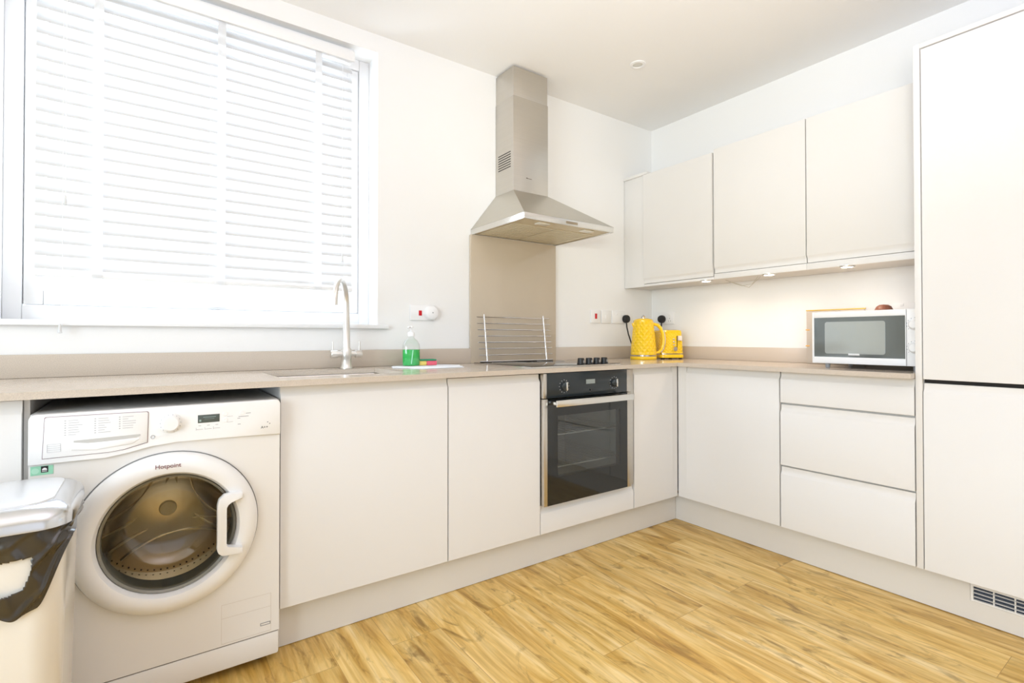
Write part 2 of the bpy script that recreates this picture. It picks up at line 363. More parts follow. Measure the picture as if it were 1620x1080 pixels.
# unit left of the washing machine
N0 = -3.199
t = thing('base_cabinet', 'white base cabinet at the left frame edge beside the washing machine', 'cabinet', (-3.5, -.3, ZD), 'white base cabinets under the worktop')
obj('carcass', carcA(-3.82, N0-.004), CARC, t)
obj('door', jdoor(fA(YF+T), -3.815, N0-.003, ZD, ZB-.004), CAB, t)
obj('side_panel', box(NB(), N0-.002, N0+.010, -.03, YF+.022, 0, ZB-.001), CAB, t)

# tall fridge housing
TY0, TY1 = BE-.0005, -2.315
t = thing('tall_cabinet', 'tall white integrated fridge housing with two doors at the right edge', 'cabinet', (-.25, -2.0, 0))
b = NB(); box(b, XF-.001, -.01, TY0, TY0-.021, ZD, 2.171, .001); box(b, XF-.001, -.01, TY1-.018, TY1, .002, 2.171, .001); box(b, XF-.001, -.01, TY0-.021, TY1, 2.153, 2.171, .001)
obj('end_panel', b, CAB, t)
obj('carcass', box(NB(), XF+T+.004, -.02, TY0-.0225, TY1+.002, ZD, 2.15), DARKV, t)
TD = TY0-.0245
obj('door', jdoor(fB(XF+T), TD, TY1+.003, .877, 2.148, 'none'), CAB, t, label='tall plain upper door')
obj('door', jdoor(fB(XF+T), TD, TY1+.003, ZD, .862), CAB, t, label='lower door with recessed grip along the top')

# plinths and vent grille
o = tag(obj('plinth', box(NB(), D0+.001, XP+.0, YP, YP+.016, .002, ZD-.003), PLI), 'long white plinth along the floor below sink cabinet and oven', 'plinth', 'kitchen plinths')
VY0, VY1, VZ0, VZ1 = -1.845, -2.13, .078, .132
b = NB(); box(b, XP, XP+.016, YP-.001, VY0+.0055, .002, ZD-.003); box(b, XP, XP+.016, VY0+.0055, VY1-.0055, .002, VZ0-.0055); box(b, XP, XP+.016, VY0+.0055, VY1-.0055, VZ1+.0055, ZD-.003); box(b, XP, XP+.016, VY1-.0055, TY1+.001, .002, ZD-.003)
tag(obj('plinth', b, PLI), 'white plinth on the right side holding a small vent grille', 'plinth', 'kitchen plinths')
t = thing('vent_grille', 'white slatted vent grille set in the plinth under the fridge housing', 'vent', (XP, (VY0+VY1)/2, VZ0))
b = NB(); x0, x1 = XP-.003, XP+.006
box(b, x0, x1, VY0+.004, VY0-.004, VZ0-.004, VZ1+.004); box(b, x0, x1, VY1+.004, VY1-.004, VZ0-.004, VZ1+.004); box(b, x0, x1, VY0-.004, VY1+.004, VZ0-.004, VZ0+.003); box(b, x0, x1, VY0-.004, VY1+.004, VZ1-.003, VZ1+.004)
for k in range(1, 5):
    y = VY0-.004+(VY1-VY0+.008)*k/5; box(b, x0+.001, x1, y-.002, y+.002, VZ0, VZ1)
obj('frame', b, CAB, t)
for k in range(3):
    z = VZ0+.013+k*.014
    obj('slat', box(NB(), x0+.0005, x0+.007, VY0-.004, VY1+.004, z-.0012, z+.0022), GREYL, t)
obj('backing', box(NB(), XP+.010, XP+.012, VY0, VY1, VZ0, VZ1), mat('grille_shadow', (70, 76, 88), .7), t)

# ---------------------------------------------------------------- worktop, upstands, splashback
SX0, SX1, SY0, SY1 = -2.565, -2.100, -.150, -.497     # sink cut-out
def grid_slab(xs, ys, keep, z0, z1):
    b = NB(); V = {}
    def v(i, j, z): 
        k = (i, j, z)
        if k not in V: V[k] = b.verts.new((xs[i], ys[j], z))
        return V[k]
    cells = {(i, j) for i in range(len(xs)-1) for j in range(len(ys)-1) if keep((xs[i]+xs[i+1])/2, (ys[j]+ys[j+1])/2)}
    for i, j in cells:
        for z in (z0, z1): b.faces.new((v(i, j, z), v(i+1, j, z), v(i+1, j+1, z), v(i, j+1, z)))
        for (di, dj, a, c) in ((-1, 0, (i, j), (i, j+1)), (1, 0, (i+1, j), (i+1, j+1)), (0, -1, (i, j), (i+1, j)), (0, 1, (i, j+1), (i+1, j+1))):
            if (i+di, j+dj) not in cells: b.faces.new((v(*a, z0), v(*c, z0), v(*c, z1), v(*a, z1)))
    return b
xs = [-3.95, SX0, SX1, XW, -.001]; ys = [BE+.001, YW, SY1, SY0, -.001]
def keep(x, y):
    if SX0 < x < SX1 and SY1 < y < SY0: return False
    return y > YW or x > XW
b = grid_slab(xs, ys, keep, ZB, ZT)
tag(obj('worktop', b, STONE), 'taupe quartz L-shaped worktop running under the window and along right wall', 'worktop')
UPZ = .9794
tag(obj('upstand', box(NB(), -3.95, -1.5155, -.021, -.002, ZT+.0005, UPZ, .001), STONE), 'low taupe upstand strip along the wall below the window', 'upstand', 'taupe worktop upstands')
tag(obj('upstand', box(NB(), -.9145, -.0015, -.021, -.002, ZT+.0005, UPZ, .001), STONE), 'short taupe upstand strip between splashback and room corner', 'upstand', 'taupe worktop upstands')
tag(obj('upstand', box(NB(), -.021, -.0015, BE+.002, -.0215, ZT+.0005, UPZ, .001), STONE), 'taupe upstand strip on the right wall behind the microwave', 'upstand', 'taupe worktop upstands')
tag(obj('splashback', box(NB(), -1.515, -.915, -.021, -.002, ZT+.0005, 1.598, .001), SPL), 'tall taupe quartz splashback panel between hob and extractor hood', 'splashback')

# sink
t = thing('sink', 'stainless steel undermounted sink bowl set in the worktop', 'sink', ((SX0+SX1)/2, (SY0+SY1)/2, .71))
lo = []
for z, i in ((ZB-.002, -.012), (ZB-.002, -.002), (ZB-.02, .002), (.74, .006), (.722, .014), (.715, .035)):
    lo.append([((SX0+SX1)/2+p, (SY0+SY1)/2+q, z) for p, q in rrect((SX1-SX0)/2-i, (SY0-SY1)/2-i, .03-(.02 if i < 0 else 0))])
obj('bowl', loft(NB(), lo, cap0=False), STEELH, t)
obj('drain', lathe(NB(), [(0, .004), (.02, .003), (.04, .004), (.042, 0)], ((SX0+SX1)/2, (SY0+SY1)/2, .715), n=24), CHROME, t)

# tap
TX, TYY = -2.215, -.108
t = thing('kitchen_tap', 'satin steel swan-neck mixer tap with two lever handles behind the sink', 'tap', (TX, TYY, ZT))
b = lathe(NB(), [(0, 0), (.027, 0), (.027, .006), (.023, .012), (.021, .045), (.024, .052), (.024, .083), (.017, .092), (.0155, .20), (.012, .27), (0, .275)], (TX, TYY, ZT+.0005), n=32)
obj('column', b, SATIN, t)
ex, ey = TX-.098, TYY-.165
pts = []
for i in range(22):
    a = PI*i/21; s = (1-math.cos(a))/2; pts.append((TX+(ex-TX)*s, TYY+(ey-TYY)*s, 1.178+.107*math.sin(a)**.9))
pts[-1] = (ex, ey, 1.172)
obj('spout', tube(NB(), [(TX, TYY, ZT+.2)]+pts, [.0135]+[.0125-.0025*i/21 for i in range(22)], 16), SATIN, t)
for s in (-1, 1):
    b = tube(NB(), [(TX+s*.015, TYY, .9645), (TX+s*.040, TYY, .9645), (TX+s*.041, TYY, .9645), (TX+s*.066, TYY, .9645), (TX+s*.069, TYY, .9645)], [.0135, .0135, .0175, .0175, .0155], 24)
    a = obj('lever_body', b, SATIN, t)
    obj('lever', tube(NB(), [(TX+s*.058, TYY, .976), (TX+s*.060, TYY, 1.019)], .0034, 10), SATIN, a)

# ---------------------------------------------------------------- hob
HX0, HX1, HY0, HY1 = -1.520, -.932, -.06, -.560
t = thing('hob', 'black glass ceramic hob with four knobs set in the worktop', 'hob', ((HX0+HX1)/2, (HY0+HY1)/2, ZT))
obj('glass_top', box(NB(), HX0, HX1, HY0, HY1, ZT+.0005, ZT+.0065, .002), BLACK, t)
obj('edge_trim', loft(NB(), [[((HX0+HX1)/2+p, (HY0+HY1)/2+q, z) for p, q in rrect(.2955, .2515, .003, 2)] for z in (ZT+.0002, ZT+.004)]), STEELH, t)
for x, y, r in ((-1.38, -.19, .09), (-1.36, -.43, .075), (-1.08, -.17, .075), (-1.1, -.38, .09)):
    obj('cooking_zone', lathe(NB(), [(r, 0), (r+.002, .0003), (r+.004, 0)], (x, y, ZT+.0066), n=40), GREYP, t)
for x in (-1.175, -1.120, -1.066, -1.012):
    k = obj('knob', lathe(NB(), [(0, .030), (.014, .030), (.016, .028), (.0185, .004), (.0205, .003), (.0205, 0), (0, 0)], (x, -.522, ZT+.0067), n=28), BLKP, t)
    obj('knob_mark', box(NB(), x-.0015, x+.0015, -.5415, -.541, ZT+.013, ZT+.026), GREYL, k)

# wire rack behind the hob
t = thing('wire_rack', 'chrome wire rack with horizontal rods leaning upright against the splashback', 'rack', (-1.24, -.09, ZT+.0065))
def ry(z): return -.042-(1.153-z)/.24*.032
for k in range(8):
    z = 1.150-k*.0345; y = ry(z)
    obj('rod', tube(NB(), [(-1.492, y, z), (-.985, y, z)], .0026 if k not in (4, 7) else .0032, 8), CHROME, t)
for x in (-1.447, -1.035):
    obj('upright', tube(NB(), [(x, ry(1.165)-.005, 1.165), (x, ry(ZT+.012)-.005, ZT+.0105)], .0042, 10), CHROME, t)

# ---------------------------------------------------------------- oven
OX0, OX1 = -1.4945, -.8795; OY = -.62
t = thing('built_in_oven', 'black and steel built-in single oven under the hob', 'oven', ((OX0+OX1)/2, -.3, .279))
b = NB(); a0, a1 = OX0+.026, OX1-.06
a0, a1 = -1.473, -.9525
th = .012
box(b, OX0+.015, OX0+.027, -.08, -.59, .285, .87); box(b, OX1-.027, OX1-.015, -.08, -.59, .285, .87); box(b, OX0+.027, OX1-.027, -.08, -.59, .285, .297); box(b, OX0+.027, OX1-.027, -.08, -.59, .858, .87); box(b, OX0+.027, OX1-.027, -.08, -.092, .297, .858)
obj('housing', b, mat('oven_enamel', (150, 154, 148), .35), t)
# steel side strips (upper and lower) and frame
for x0, x1 in ((OX0, -1.4735), (-.9520, -.9230)):
    obj('side_trim', box(NB(), x0, x1, -.592, OY, .7635, .8745, .001), STEEL, t)
    obj('side_trim', box(NB(), x0, x1, -.592, OY-.004, .280, .7595, .001), STEEL, t)
obj('control_panel', box(NB(), -1.4735, -.952, -.592, OY-.002, .7625, .8760, .001), OVENF, t)
# door glass with a window
b = NB(); wx0, wx1, wz0, wz1 = -1.415, -1.007, .403, .680
for x0, x1, z0, z1 in ((-1.4730, wx0, .281, .7585), (wx1, -.9525, .281, .7585), (wx0, wx1, .281, wz0), (wx0, wx1, wz1, .7585)): box(b, x0, x1, -.596, OY-.005, z0, z1)
dr = obj('oven_door', b, mat('oven_door_black', (26, 29, 30), .06, coat=.4), t)
obj('door_window', box(NB(), wx0, wx1, -.612, OY-.0045, wz0, wz1), glassy('smoked_glass', (.66, .68, .66), .08), dr)
b = NB(); box(b, -1.458, -.9525, -.662, -.672, .727, .757, .002); 
for x in (-1.449, -.966): box(b, x-.008, x+.008, -.625, -.663, .735, .749, .002)
obj('handle', b, STEELH, dr)
for z in (.36, .43, .50, .58, .65):
    b = NB()
    if z in (.43, .58):
        box(b, OX0+.03, OX1-.03, -.575, -.57, z, z+.006); box(b, OX0+.03, OX1-.03, -.12, -.115, z, z+.005)
        for k in range(14): x = OX0+.05+k*(OX1-OX0-.1)/13; tube(b, [(x, -.57, z+.003), (x, -.12, z+.003)], .0016, 6)
        obj('oven_shelf', b, CHROME, t)
obj('display', box(NB(), -1.236, -1.178, OY-.0024, OY-.0034, .817, .838), mat('oven_display', (150, 158, 155), .2), t)
obj('panel_button', lathe(NB(), [(0, -.0045), (.005, -.0045), (.0055, 0)], (-1.207, OY-.002, .787), 'y', n=16), BLKP, t)
for x in (-1.374, -1.045):
    k = obj('knob', lathe(NB(), [(0, -.010), (.017, -.010), (.019, -.008), (.020, 0)], (x, OY-.002, .813), 'y', n=32), OVENF, t)
    obj('knob_bar', box(NB(), x-.0045, x+.0045, OY-.012, OY-.026, .794, .834, .003), STEELH, k)
    b = NB()
    for q in range(12):
        a = 2*PI*q/12; tx, tz = x+.029*math.sin(a), .813+.029*math.cos(a); box(b, tx-.0014, tx+.0014, OY-.0022, OY-.0028, tz-.0014, tz+.0014)
    obj('dial_marks', b, GREYL, t)
# steel/filler strip right of oven and panel under oven
obj('filler_strip', box(NB(), -.9225, -.8810, -.594, -.6000, .279, .876, .001), STEEL, t)
t = thing('oven_base_panel', 'white filler drawer panel directly beneath the oven door', 'panel', ((D2+D3)/2, -.59, ZD))
obj('front', jdoor(fA(YF+T), D2+.002, D3-.003, ZD, .277), CAB, t)

# ---------------------------------------------------------------- extractor hood
hx0, hx1, hd, hz0, hz1, hz2 = -1.506, -.908, -.493, 1.598, 1.6275, 1.833
kx0, kx1, kd = -1.3425, -1.102, -.1755
t = thing('extractor_hood', 'brushed steel pyramid chimney extractor hood above the hob', 'hood', ((hx0+hx1)/2, -.2, hz0))
b = NB()
L0 = [(hx0, -.002, hz1), (hx0, hd, hz1), (hx1, hd, hz1), (hx1, -.002, hz1)]
L1 = [(kx0, -.002, hz2), (kx0, kd, hz2), (kx1, kd, hz2), (kx1, -.002, hz2)]
loft(b, [L0, L1]); 
obj('canopy', b, mat('hood_steel', (200, 195, 184), .34, 1, var=.03, scale=1, aniso=(3, 3, 60)), t, smooth=False)
b = NB(); w_ = .006
box(b, hx0, hx1, hd, hd+w_, hz0, hz1, .001); box(b, hx0, hx0+w_, hd+w_, -.002, hz0, hz1, .001); box(b, hx1-w_, hx1, hd+w_, -.002, hz0, hz1, .001); box(b, hx0+w_, hx1-w_, -.002, -.008, hz0, hz1, .001)
obj('rim', b, STEELH, t)
obj('underside', box(NB(), hx0+w_, hx1-w_, hd+w_, -.008, hz0+.006, hz0+.010), mat('hood_underside', (222, 210, 184), .5, .5), t)
for x0 in (hx0+.03, (hx0+hx1)/2+.004):
    b = NB(); box(b, x0, x0+.262, hd+.125, -.03, hz0+.003, hz0+.0058, .001)
    for k in range(12): box(b, x0+.012+k*.0205, x0+.017+k*.0205, hd+.14, -.045, hz0+.0015, hz0+.0032)
    obj('grease_filter', b, mat('filter_mesh', (222, 212, 188), .5, .5), t)
LENS = mat('hood_lamp_lens', (240, 238, 230), .2)
for x in (-1.345, -1.045): obj('lamp', box(NB(), x-.035, x+.035, hd+.045, hd+.085, hz0+.001, hz0+.0058, .001), LENS, t)
obj('switch_panel', box(NB(), -1.247, -1.170, hd-.0015, hd+.001, 1.606, 1.618, .0005), mat('switch_strip', (170, 155, 132), .3, 1), t)
zs = 2.347
obj('flue', box(NB(), kx0, kx1, kd, -.002, hz2, zs, .0015), STEEL, t)
obj('flue', box(NB(), kx0+.0025, kx1-.0025, kd+.0025, -.002, zs, 2.507, .001), STEEL, t, label='narrower upper section of the flue')
b = NB()
for k in range(7):
    z = 1.965+k*.0135; box(b, kx0-.0006, kx0+.001, -.030, -.150, z, z+.0048)
obj('vent_slots', b, DARKV, t)
b = NB(); x = -1.250; box(b, x-.006, x+.003, kd-.0006, kd+.0005, 1.9085, 1.9145); box(b, x+.003, x+.032, kd-.0006, kd+.0005, 1.9085, 1.9115)
obj('badge', b, mat('badge_print', (110, 98, 84), .5), t)

# ---------------------------------------------------------------- wall cabinets
UX, UZ0, UZ1 = -.2907, 1.372, 2.1215
ud = [(-.174, -.6822), (-.6822, -1.1900), (-1.1900, BE-.0)]
lab = ['white wall cabinet nearest the room corner, door slightly proud', 'white wall cabinet in the middle of the row of three', 'white wall cabinet beside the tall fridge housing']
for i, ((y0, y1), l) in enumerate(zip(ud, lab)):
    t = thing('wall_cabinet', l, 'cabinet', (-.15, (y0+y1)/2, UZ0), 'white wall cabinets on the right wall')
    obj('carcass', box(NB(), UX+T+.003, -.003, (y0 if i else -.002)-.0005, y1+.0005, UZ0+.004, UZ1-.016), CARC, t)
    if i == 0:
        obj('end_filler', box(NB(), UX+.006, UX+T+.002, -.003, y0+.001, UZ0, UZ1-.016, .001), CAB, t)
        obj('top_panel', box(NB(), UX-.004, -.003, -.002, y0-.03, UZ1-.0155, UZ1+.002, .001), CAB, t)
    zb = 1.390 if i == 0 else 1.406
    pro = .006 if i == 0 else 0
    obj('door', jdoor(fB(UX+T-pro), y0-.001 if i == 0 else y0-.0035, y1+(.0045 if i == 0 else .0015), zb, UZ1-.018 if i == 0 else UZ1-.0005, 'bottom'), CAB, t)
    obj('light_pelmet', box(NB(), UX+.005, UX+T+.0025, (y0+.0005 if i == 0 else y0)-.0008, y1+.0005, UZ0, zb-.003, .001), CAB, t)
    # puck lights
WARM = emit('warm_lamp_lens', (1, .86, .66), 30)
for u, l in (((-.262, -.615), 'small round under-cabinet light nearest the room corner, switched on'), ((-.262, -.990), 'small round under-cabinet light in the middle, switched on'), ((-.262, -1.360), 'small round under-cabinet light above the microwave, switched on')):
    t = thing('puck_light', l, 'light', (u[0], u[1], UZ0-.009), 'under-cabinet lights')
    obj('housing', lathe(NB(), [(.024, -.002), (.031, -.003), (.033, 0), (.033, .0055), (.024, .0055)], (u[0], u[1], UZ0-.003), n=32, close=True), SATIN, t)
    obj('lens', lathe(NB(), [(0, -.003), (.018, -.0025), (.024, 0), (.023, .002), (0, .002)], (u[0], u[1], UZ0-.003), n=32), WARM, t)
    ld = bpy.data.lights.new('puck_lamp', 'SPOT'); ld.energy = 2.2; ld.color = (1, .78, .60); ld.spot_size = math.radians(165); ld.spot_blend = .8; ld.shadow_soft_size = .02
    lo_ = bpy.data.objects.new('puck_lamp', ld); lo_.location = (u[0], u[1], UZ0-.012); lo_.parent = None; C.objects.link(lo_)
b = NB(); tube(b, [(-.2, -.70, UZ0), (-.19, -.74, 1.352), (-.18, -.79, 1.332), (-.18, -.85, 1.338), (-.2, -.895, UZ0)], .0012, 6); tube(b, [(-.2, -.70, UZ0), (-.17, -.76, 1.345), (-.16, -.82, 1.322), (-.17, -.86, 1.348), (-.2, -.91, UZ0)], .0012, 6)
tag(obj('lamp_cable', b, mat('pale_cable', (190, 182, 165), .5)), 'thin pale loose cable drooping under the wall cabinets', 'cable')

# ceiling downlight
cx_, cy_ = -.782, -.552
t = thing('ceiling_downlight', 'small round white recessed downlight in the ceiling', 'light', (cx_, cy_, H-.007))
obj('trim_ring', lathe(NB(), [(.026, -.001), (.029, -.006), (.042, -.004), (.044, 0), (.027, -.0005)], (cx_, cy_, H-.0005), n=40, close=True), UPVC, t)
obj('bulb', lathe(NB(), [(0, -.002), (.018, -.003), (.025, -.0005), (0, -.0004)], (cx_, cy_, H-.0006), n=32), mat('bulb_glass', (226, 224, 216), .2, .1), t)

# ---------------------------------------------------------------- switches, sockets, plugs
def plateA(name, label, cat, x0, x1, z0, z1, group=None):
    t = thing(name, label, cat, ((x0+x1)/2, -.003, z0), group)
    obj('plate', box(NB(), x0, x1, -.0005, -.009, z0, z1, .003), WHITEP, t); return t
t = plateA('fused_switch', 'white wall switch with red rocker right of the window', 'switch', -1.862, -1.722, 1.125, 1.204)
obj('rocker', box(NB(), -1.817, -1.800, -.009, -.0125, 1.150, 1.176, .001), REDP, t, label='red rocker')
sp_ = thing('plug_in_sensor', 'round white plug-in unit on the switch plate beside the window', 'sensor', (-1.752, -.03, 1.128))
obj('body', lathe(NB(), [(0, -.030), (.022, -.030), (.032, -.026), (.036, -.018), (.037, 0), (0, 0)], (-1.752, -.0095, 1.165), 'y', n=40), WHITEP, sp_)
obj('indicator', lathe(NB(), [(0, -.0018), (.0028, -.0016), (.003, 0)], (-1.752, -.0396, 1.165), 'y', n=12), GREYP, sp_)
t = plateA('cooker_switch', 'white cooker switch with red rocker right of the splashback', 'switch', -.607, -.523, 1.132, 1.217)
obj('rocker', box(NB(), -.573, -.556, -.009, -.0125, 1.160, 1.194, .001), REDP, t, label='red rocker')
t = plateA('wall_switch', 'plain white wall switch between cooker switch and double socket', 'switch', -.512, -.428, 1.132, 1.217)
obj('rocker', box(NB(), -.478, -.462, -.009, -.012, 1.162, 1.188, .001), WHITEP, t)
def socketA(label):
    t = plateA('double_socket', label, 'socket', -.412, -.266, 1.132, 1.217, None)
    for x in (-.372, -.306): obj('rocker', box(NB(), x-.007, x+.007, -.009, -.012, 1.186, 1.202, .001), WHITEP, t)
    return t
socketA('white double socket on the window wall left of the kettle')
def plug(label, f):
    p0 = f(0, 0, 0); t = thing('power_plug', label, 'plug', p0, 'black plugs in the wall sockets')
    b = NB(); lo = []
    for n, s in ((0, .96), (.006, 1), (.020, .98), (.028, .86), (.030, .6)): lo.append([f(.0265*s*math.cos(a), n, .0275*s*math.sin(a)) for a in [2*PI*k/20 for k in range(20)]])
    obj('plug_body', loft(b, lo), BLKP, t)
    return t
pa = plug('black plug in the socket left of the yellow kettle', lambda u, n, z: Vector((-.291+u, -.0095-n, 1.164+z)))
obj('cord', tube(NB(), [(-.291, -.024, 1.139), (-.290, -.026, 1.11), (-.283, -.034, 1.06), (-.272, -.05, 1.00), (-.262, -.08, .95), (-.26, -.12, .915), (-.262, -.15, .903)], .0045, 8), BLKP, pa)
t = thing('double_socket', 'white double socket on the right wall above the toaster', 'socket', (-.003, -.128, 1.132))
obj('plate', box(NB(), -.0005, -.009, -.062, -.196, 1.130, 1.216, .003), WHITEP, t)
for y in (-.105, -.160): obj('rocker', box(NB(), -.009, -.012, y-.007, y+.007, 1.186, 1.200, .001), WHITEP, t)
b = NB()
for dy, dz in ((0, .012), (-.008, -.006), (.008, -.006)): box(b, -.0088, -.0094, -.160+dy-.002, -.160+dy+.002, 1.158+dz-.003, 1.158+dz+.003)
obj('socket_holes', b, GREYP, t)
pb = plug('black plug in the socket above the yellow toaster', lambda u, n, z: Vector((-.0095-n, -.103+u, 1.166+z)))
obj('cord', tube(NB(), [(-.024, -.103, 1.141), (-.026, -.104, 1.10), (-.034, -.110, 1.05), (-.045, -.115, .99), (-.05, -.12, .93), (-.06, -.13, .903)], .0045, 8), BLKP, pb)
# socket behind microwave
t = thing('wall_socket', 'white wall socket partly hidden behind the microwave top', 'socket', (-.003, -1.50, 1.12))
obj('plate', box(NB(), -.0005, -.009, -1.455, -1.545, 1.118, 1.204, .003), WHITEP, t)
obj('rocker', box(NB(), -.009, -.012, -1.502, -1.488, 1.186, 1.200, .001), WHITEP, t)

# ---------------------------------------------------------------- kettle
KX, KY, KZ = -.368, -.235, ZT+.0005
def facet_shell(b, rad, z0, z1, cx, cy, nu=20, nv=9, depth=.0022, sq=None):
    # faceted diamond pattern on a shell of revolution / rounded-square section
    rows = []
    for i in range(nv*2+1):
        f = i/(nv*2); z = z0+(z1-z0)*f; row = []
        for j in range(nu*2):
            a = 2*PI*j/(nu*2); up = ((i+j) % 2 == 0); r = rad(f)
            if sq: 
                c, s = math.cos(a), math.sin(a); k = (abs(c)**sq+abs(s)**sq)**(-1/sq)
            else: c, s, k = math.cos(a), math.sin(a), 1
            d = (depth if up else 0)*(1 if 0 < i < nv*2 else 0)
            if sq: hx, hy = r; x, y = c*k*(hx-d), s*k*(hy-d)
            else: x, y = c*(r-d), s*(r-d)
            row.append(b.verts.new((cx+x, cy+y, z)))
        rows.append(row)
    n = nu*2
    for A, B in zip(rows[:-1], rows[1:]):
        i_ = rows.index(A)
        for j in range(n):
            a, c, d_, e_ = A[j], A[(j+1) % n], B[(j+1) % n], B[j]
            if (i_+j) % 2: b.faces.new((a, c, d_)); b.faces.new((a, d_, e_))
            else: b.faces.new((a, c, e_)); b.faces.new((c, d_, e_))
    b.faces.new(rows[0][::-1]); b.faces.new(rows[-1]); return b
t = thing('kettle', 'yellow faceted jug kettle with chrome trim in the room corner', 'kettle', (KX, KY, KZ))
obj('base', lathe(NB(), [(0, 0), (.080, 0), (.083, .004), (.083, .016), (.080, .020), (0, .020)], (KX, KY, KZ), n=48), YEL, t)
obj('chrome_band', lathe(NB(), [(.078, .0205), (.0815, .022), (.0815, .028), (.078, .030), (0, .030), (0, .0205)], (KX, KY, KZ), n=48), CHROME, t)
obj('body', facet_shell(NB(), lambda f: .0805-.013*f-.006*f*f, KZ+.0302, KZ+.240, KX, KY, 16, 6, .0036), YEL, t, smooth=False)
obj('lid', lathe(NB(), [(.0605, .2402), (.0605, .246), (.054, .254), (.030, .260), (0, .261)], (KX, KY, KZ), n=40), YEL, t)
d = Vector((.80, -.60, 0))      # handle direction
b = NB(); pts = []
for a0 in range(9):
    a = PI*a0/8; pts.append(Vector((KX, KY, KZ))+d*(.060+.062*math.sin(a)**.75+.010*(1-math.cos(a))/2)+Vector((0, 0, .132+.093*math.cos(a))))
obj('handle', tube(b, pts, [.010, .011, .0115, .0115, .0115, .011, .0105, .010, .009], 14), YEL, t)
b = NB(); s = d.cross(Vector((0, 0, 1))).normalized()
obj('handle_trim', tube(b, [p+d*.0075*(1 if 1 < i_ < 8 else .3)+s*(.002) for i_, p in enumerate(pts)][1:-1], .0065, 10), CHROME, t)
b = NB(); tube(b, [Vector((KX, KY, KZ+.268))+s*-.024, Vector((KX, KY, KZ+.276)), Vector((KX, KY, KZ+.268))+s*.024], .007, 10); tube(b, [Vector((KX, KY, KZ+.259)), Vector((KX, KY, KZ+.274))], .009, 10)
obj('lid_knob', b, CHROME, t)
b = NB(); c0 = Vector((KX, KY, KZ+.218))-d*.050
tube(b, [c0+Vector((0, 0, -.03)), c0-d*.008, c0-d*.016+Vector((0, 0, .014))], [.008, .014, .010], 14); obj('spout', b, YEL, t)
c0 = Vector((KX, KY, KZ+.033))+d*.078
obj('switch', box(NB(), -.010, .012, -.007, .007, 0, .008, .003, M=Matrix.Translation(c0) @ Matrix.Rotation(math.atan2(d.y, d.x), 4, 'Z')), CHROME, t)

# ---------------------------------------------------------------- toaster
TXc, TYc = -.158, -.250; TA = math.radians(-116)    # its short end faces the camera
MT = Matrix.Translation((TXc, TYc, ZT+.0005)) @ Matrix.Rotation(TA, 4, 'Z')
t = thing('toaster', 'yellow faceted toaster with lever and dial beside the kettle', 'toaster', (TXc, TYc, ZT))
obj('base', loft(NB(), [[(p, q, z) for p, q in rrect(.092-i, .083-i, .03)] for z, i in ((.008, .004), (.010, 0), (.026, 0), (.030, .003))]), YEL, t, M=MT)
obj('chrome_band', loft(NB(), [[(p, q, z) for p, q in rrect(.0895, .0805, .03)] for z in (.0302, .036)]), CHROME, t, M=MT)
obj('body', facet_shell(NB(), lambda f: (.090-.006*f*f, .081-.008*f*f), .0362, .176, 0, 0, 24, 7, .0025, sq=6), YEL, t, smooth=False, M=MT)
obj('top', loft(NB(), [[(p, q, z) for p, q in rrect(.083-i, .072-i, .025)] for z, i in ((.1762, 0), (.184, .003), (.188, .012))]), YEL, t, M=MT)
for q in (-.026, .026): obj('bread_slot', box(NB(), -.062, .062, q-.014, q+.014, .1881, .1888), BLKP, t, M=MT)
obj('lever_slot', box(NB(), .0902, .0908, .026, .030, .060, .150), BLKP, t, M=MT)
obj('lever', box(NB(), .0885, .108, .030, .056, .118, .150, .005), mat('lever_white', (235, 225, 215), .3), t, M=MT)
k = obj('dial', lathe(NB(), [(0, .014), (.012, .014), (.015, .010), (.016, 0), (0, 0)], (.0905, .012, .066), 'x', n=28), CHROME, t, M=MT)
for z in (.092, .110, .128): obj('button', box(NB(), .0890, .0930, -.001, .013, z-.004, z+.004, .002), CHROME, t, M=MT)
for p, q in ((.07, .06), (.07, -.06), (-.07, .06), (-.07, -.06)): obj('foot', lathe(NB(), [(0, 0), (.010, 0), (.012, .008), (0, .008)], (p, q, 0), n=16), BLKP, t, M=MT)

# ---------------------------------------------------------------- microwave
MY0, MY1 = -1.268, -1.690; MXf = -.405; MZ0, MZ1 = .918, 1.154
t = thing('microwave_oven', 'white microwave oven with mirrored dark door on the right worktop', 'microwave', (-.24, (MY0+MY1)/2, ZT))
obj('casing', box(NB(), MXf+.024, -.075, MY0-.004, MY1+.006, MZ0, MZ1-.001, .006), WHITEB, t)
f = fB(MXf+.022)
px = -1.632   # split between door and control panel
b = NB(); gy0, gy1, gz0, gz1 = -1.276, -1.628, .949, 1.128
for y0, y1, z0, z1 in ((MY0, gy0, MZ0+.002, MZ1), (gy1, px+.001, MZ0+.002, MZ1), (gy0, gy1, MZ0+.002, gz0), (gy0, gy1, gz1, MZ1)): box(b, MXf, MXf+.022, y0, y1, z0, z1, .0008)
dr = obj('microwave_door', b, WHITEP, t)
obj('door_glass', box(NB(), MXf+.002, MXf+.010, gy0+.0, gy1, gz0, gz1), mat('mirrored_glass', (120, 126, 126), .05, .55, var=.02), dr)
b = NB(); prism(b, [(p-1.440, q+1.036) for p, q in rrect(.118, .072, .010, 5)], lambda p, q, dd: Vector((dd, p, q)), MXf+.0012, MXf+.0022)
obj('window_screen', b, mat('window_mesh', (178, 184, 182), .1, .6, var=.02), dr)
obj('badge', box(NB(), MXf+.0004, MXf+.0012, -1.418, -1.462, .958, .966, .0003), mat('badge_silver', (225, 225, 225), .3, .3), dr)
obj('control_panel', box(NB(), MXf, MXf+.022, px-.001, MY1+.004, MZ0+.002, MZ1, .002), WHITEP, t)
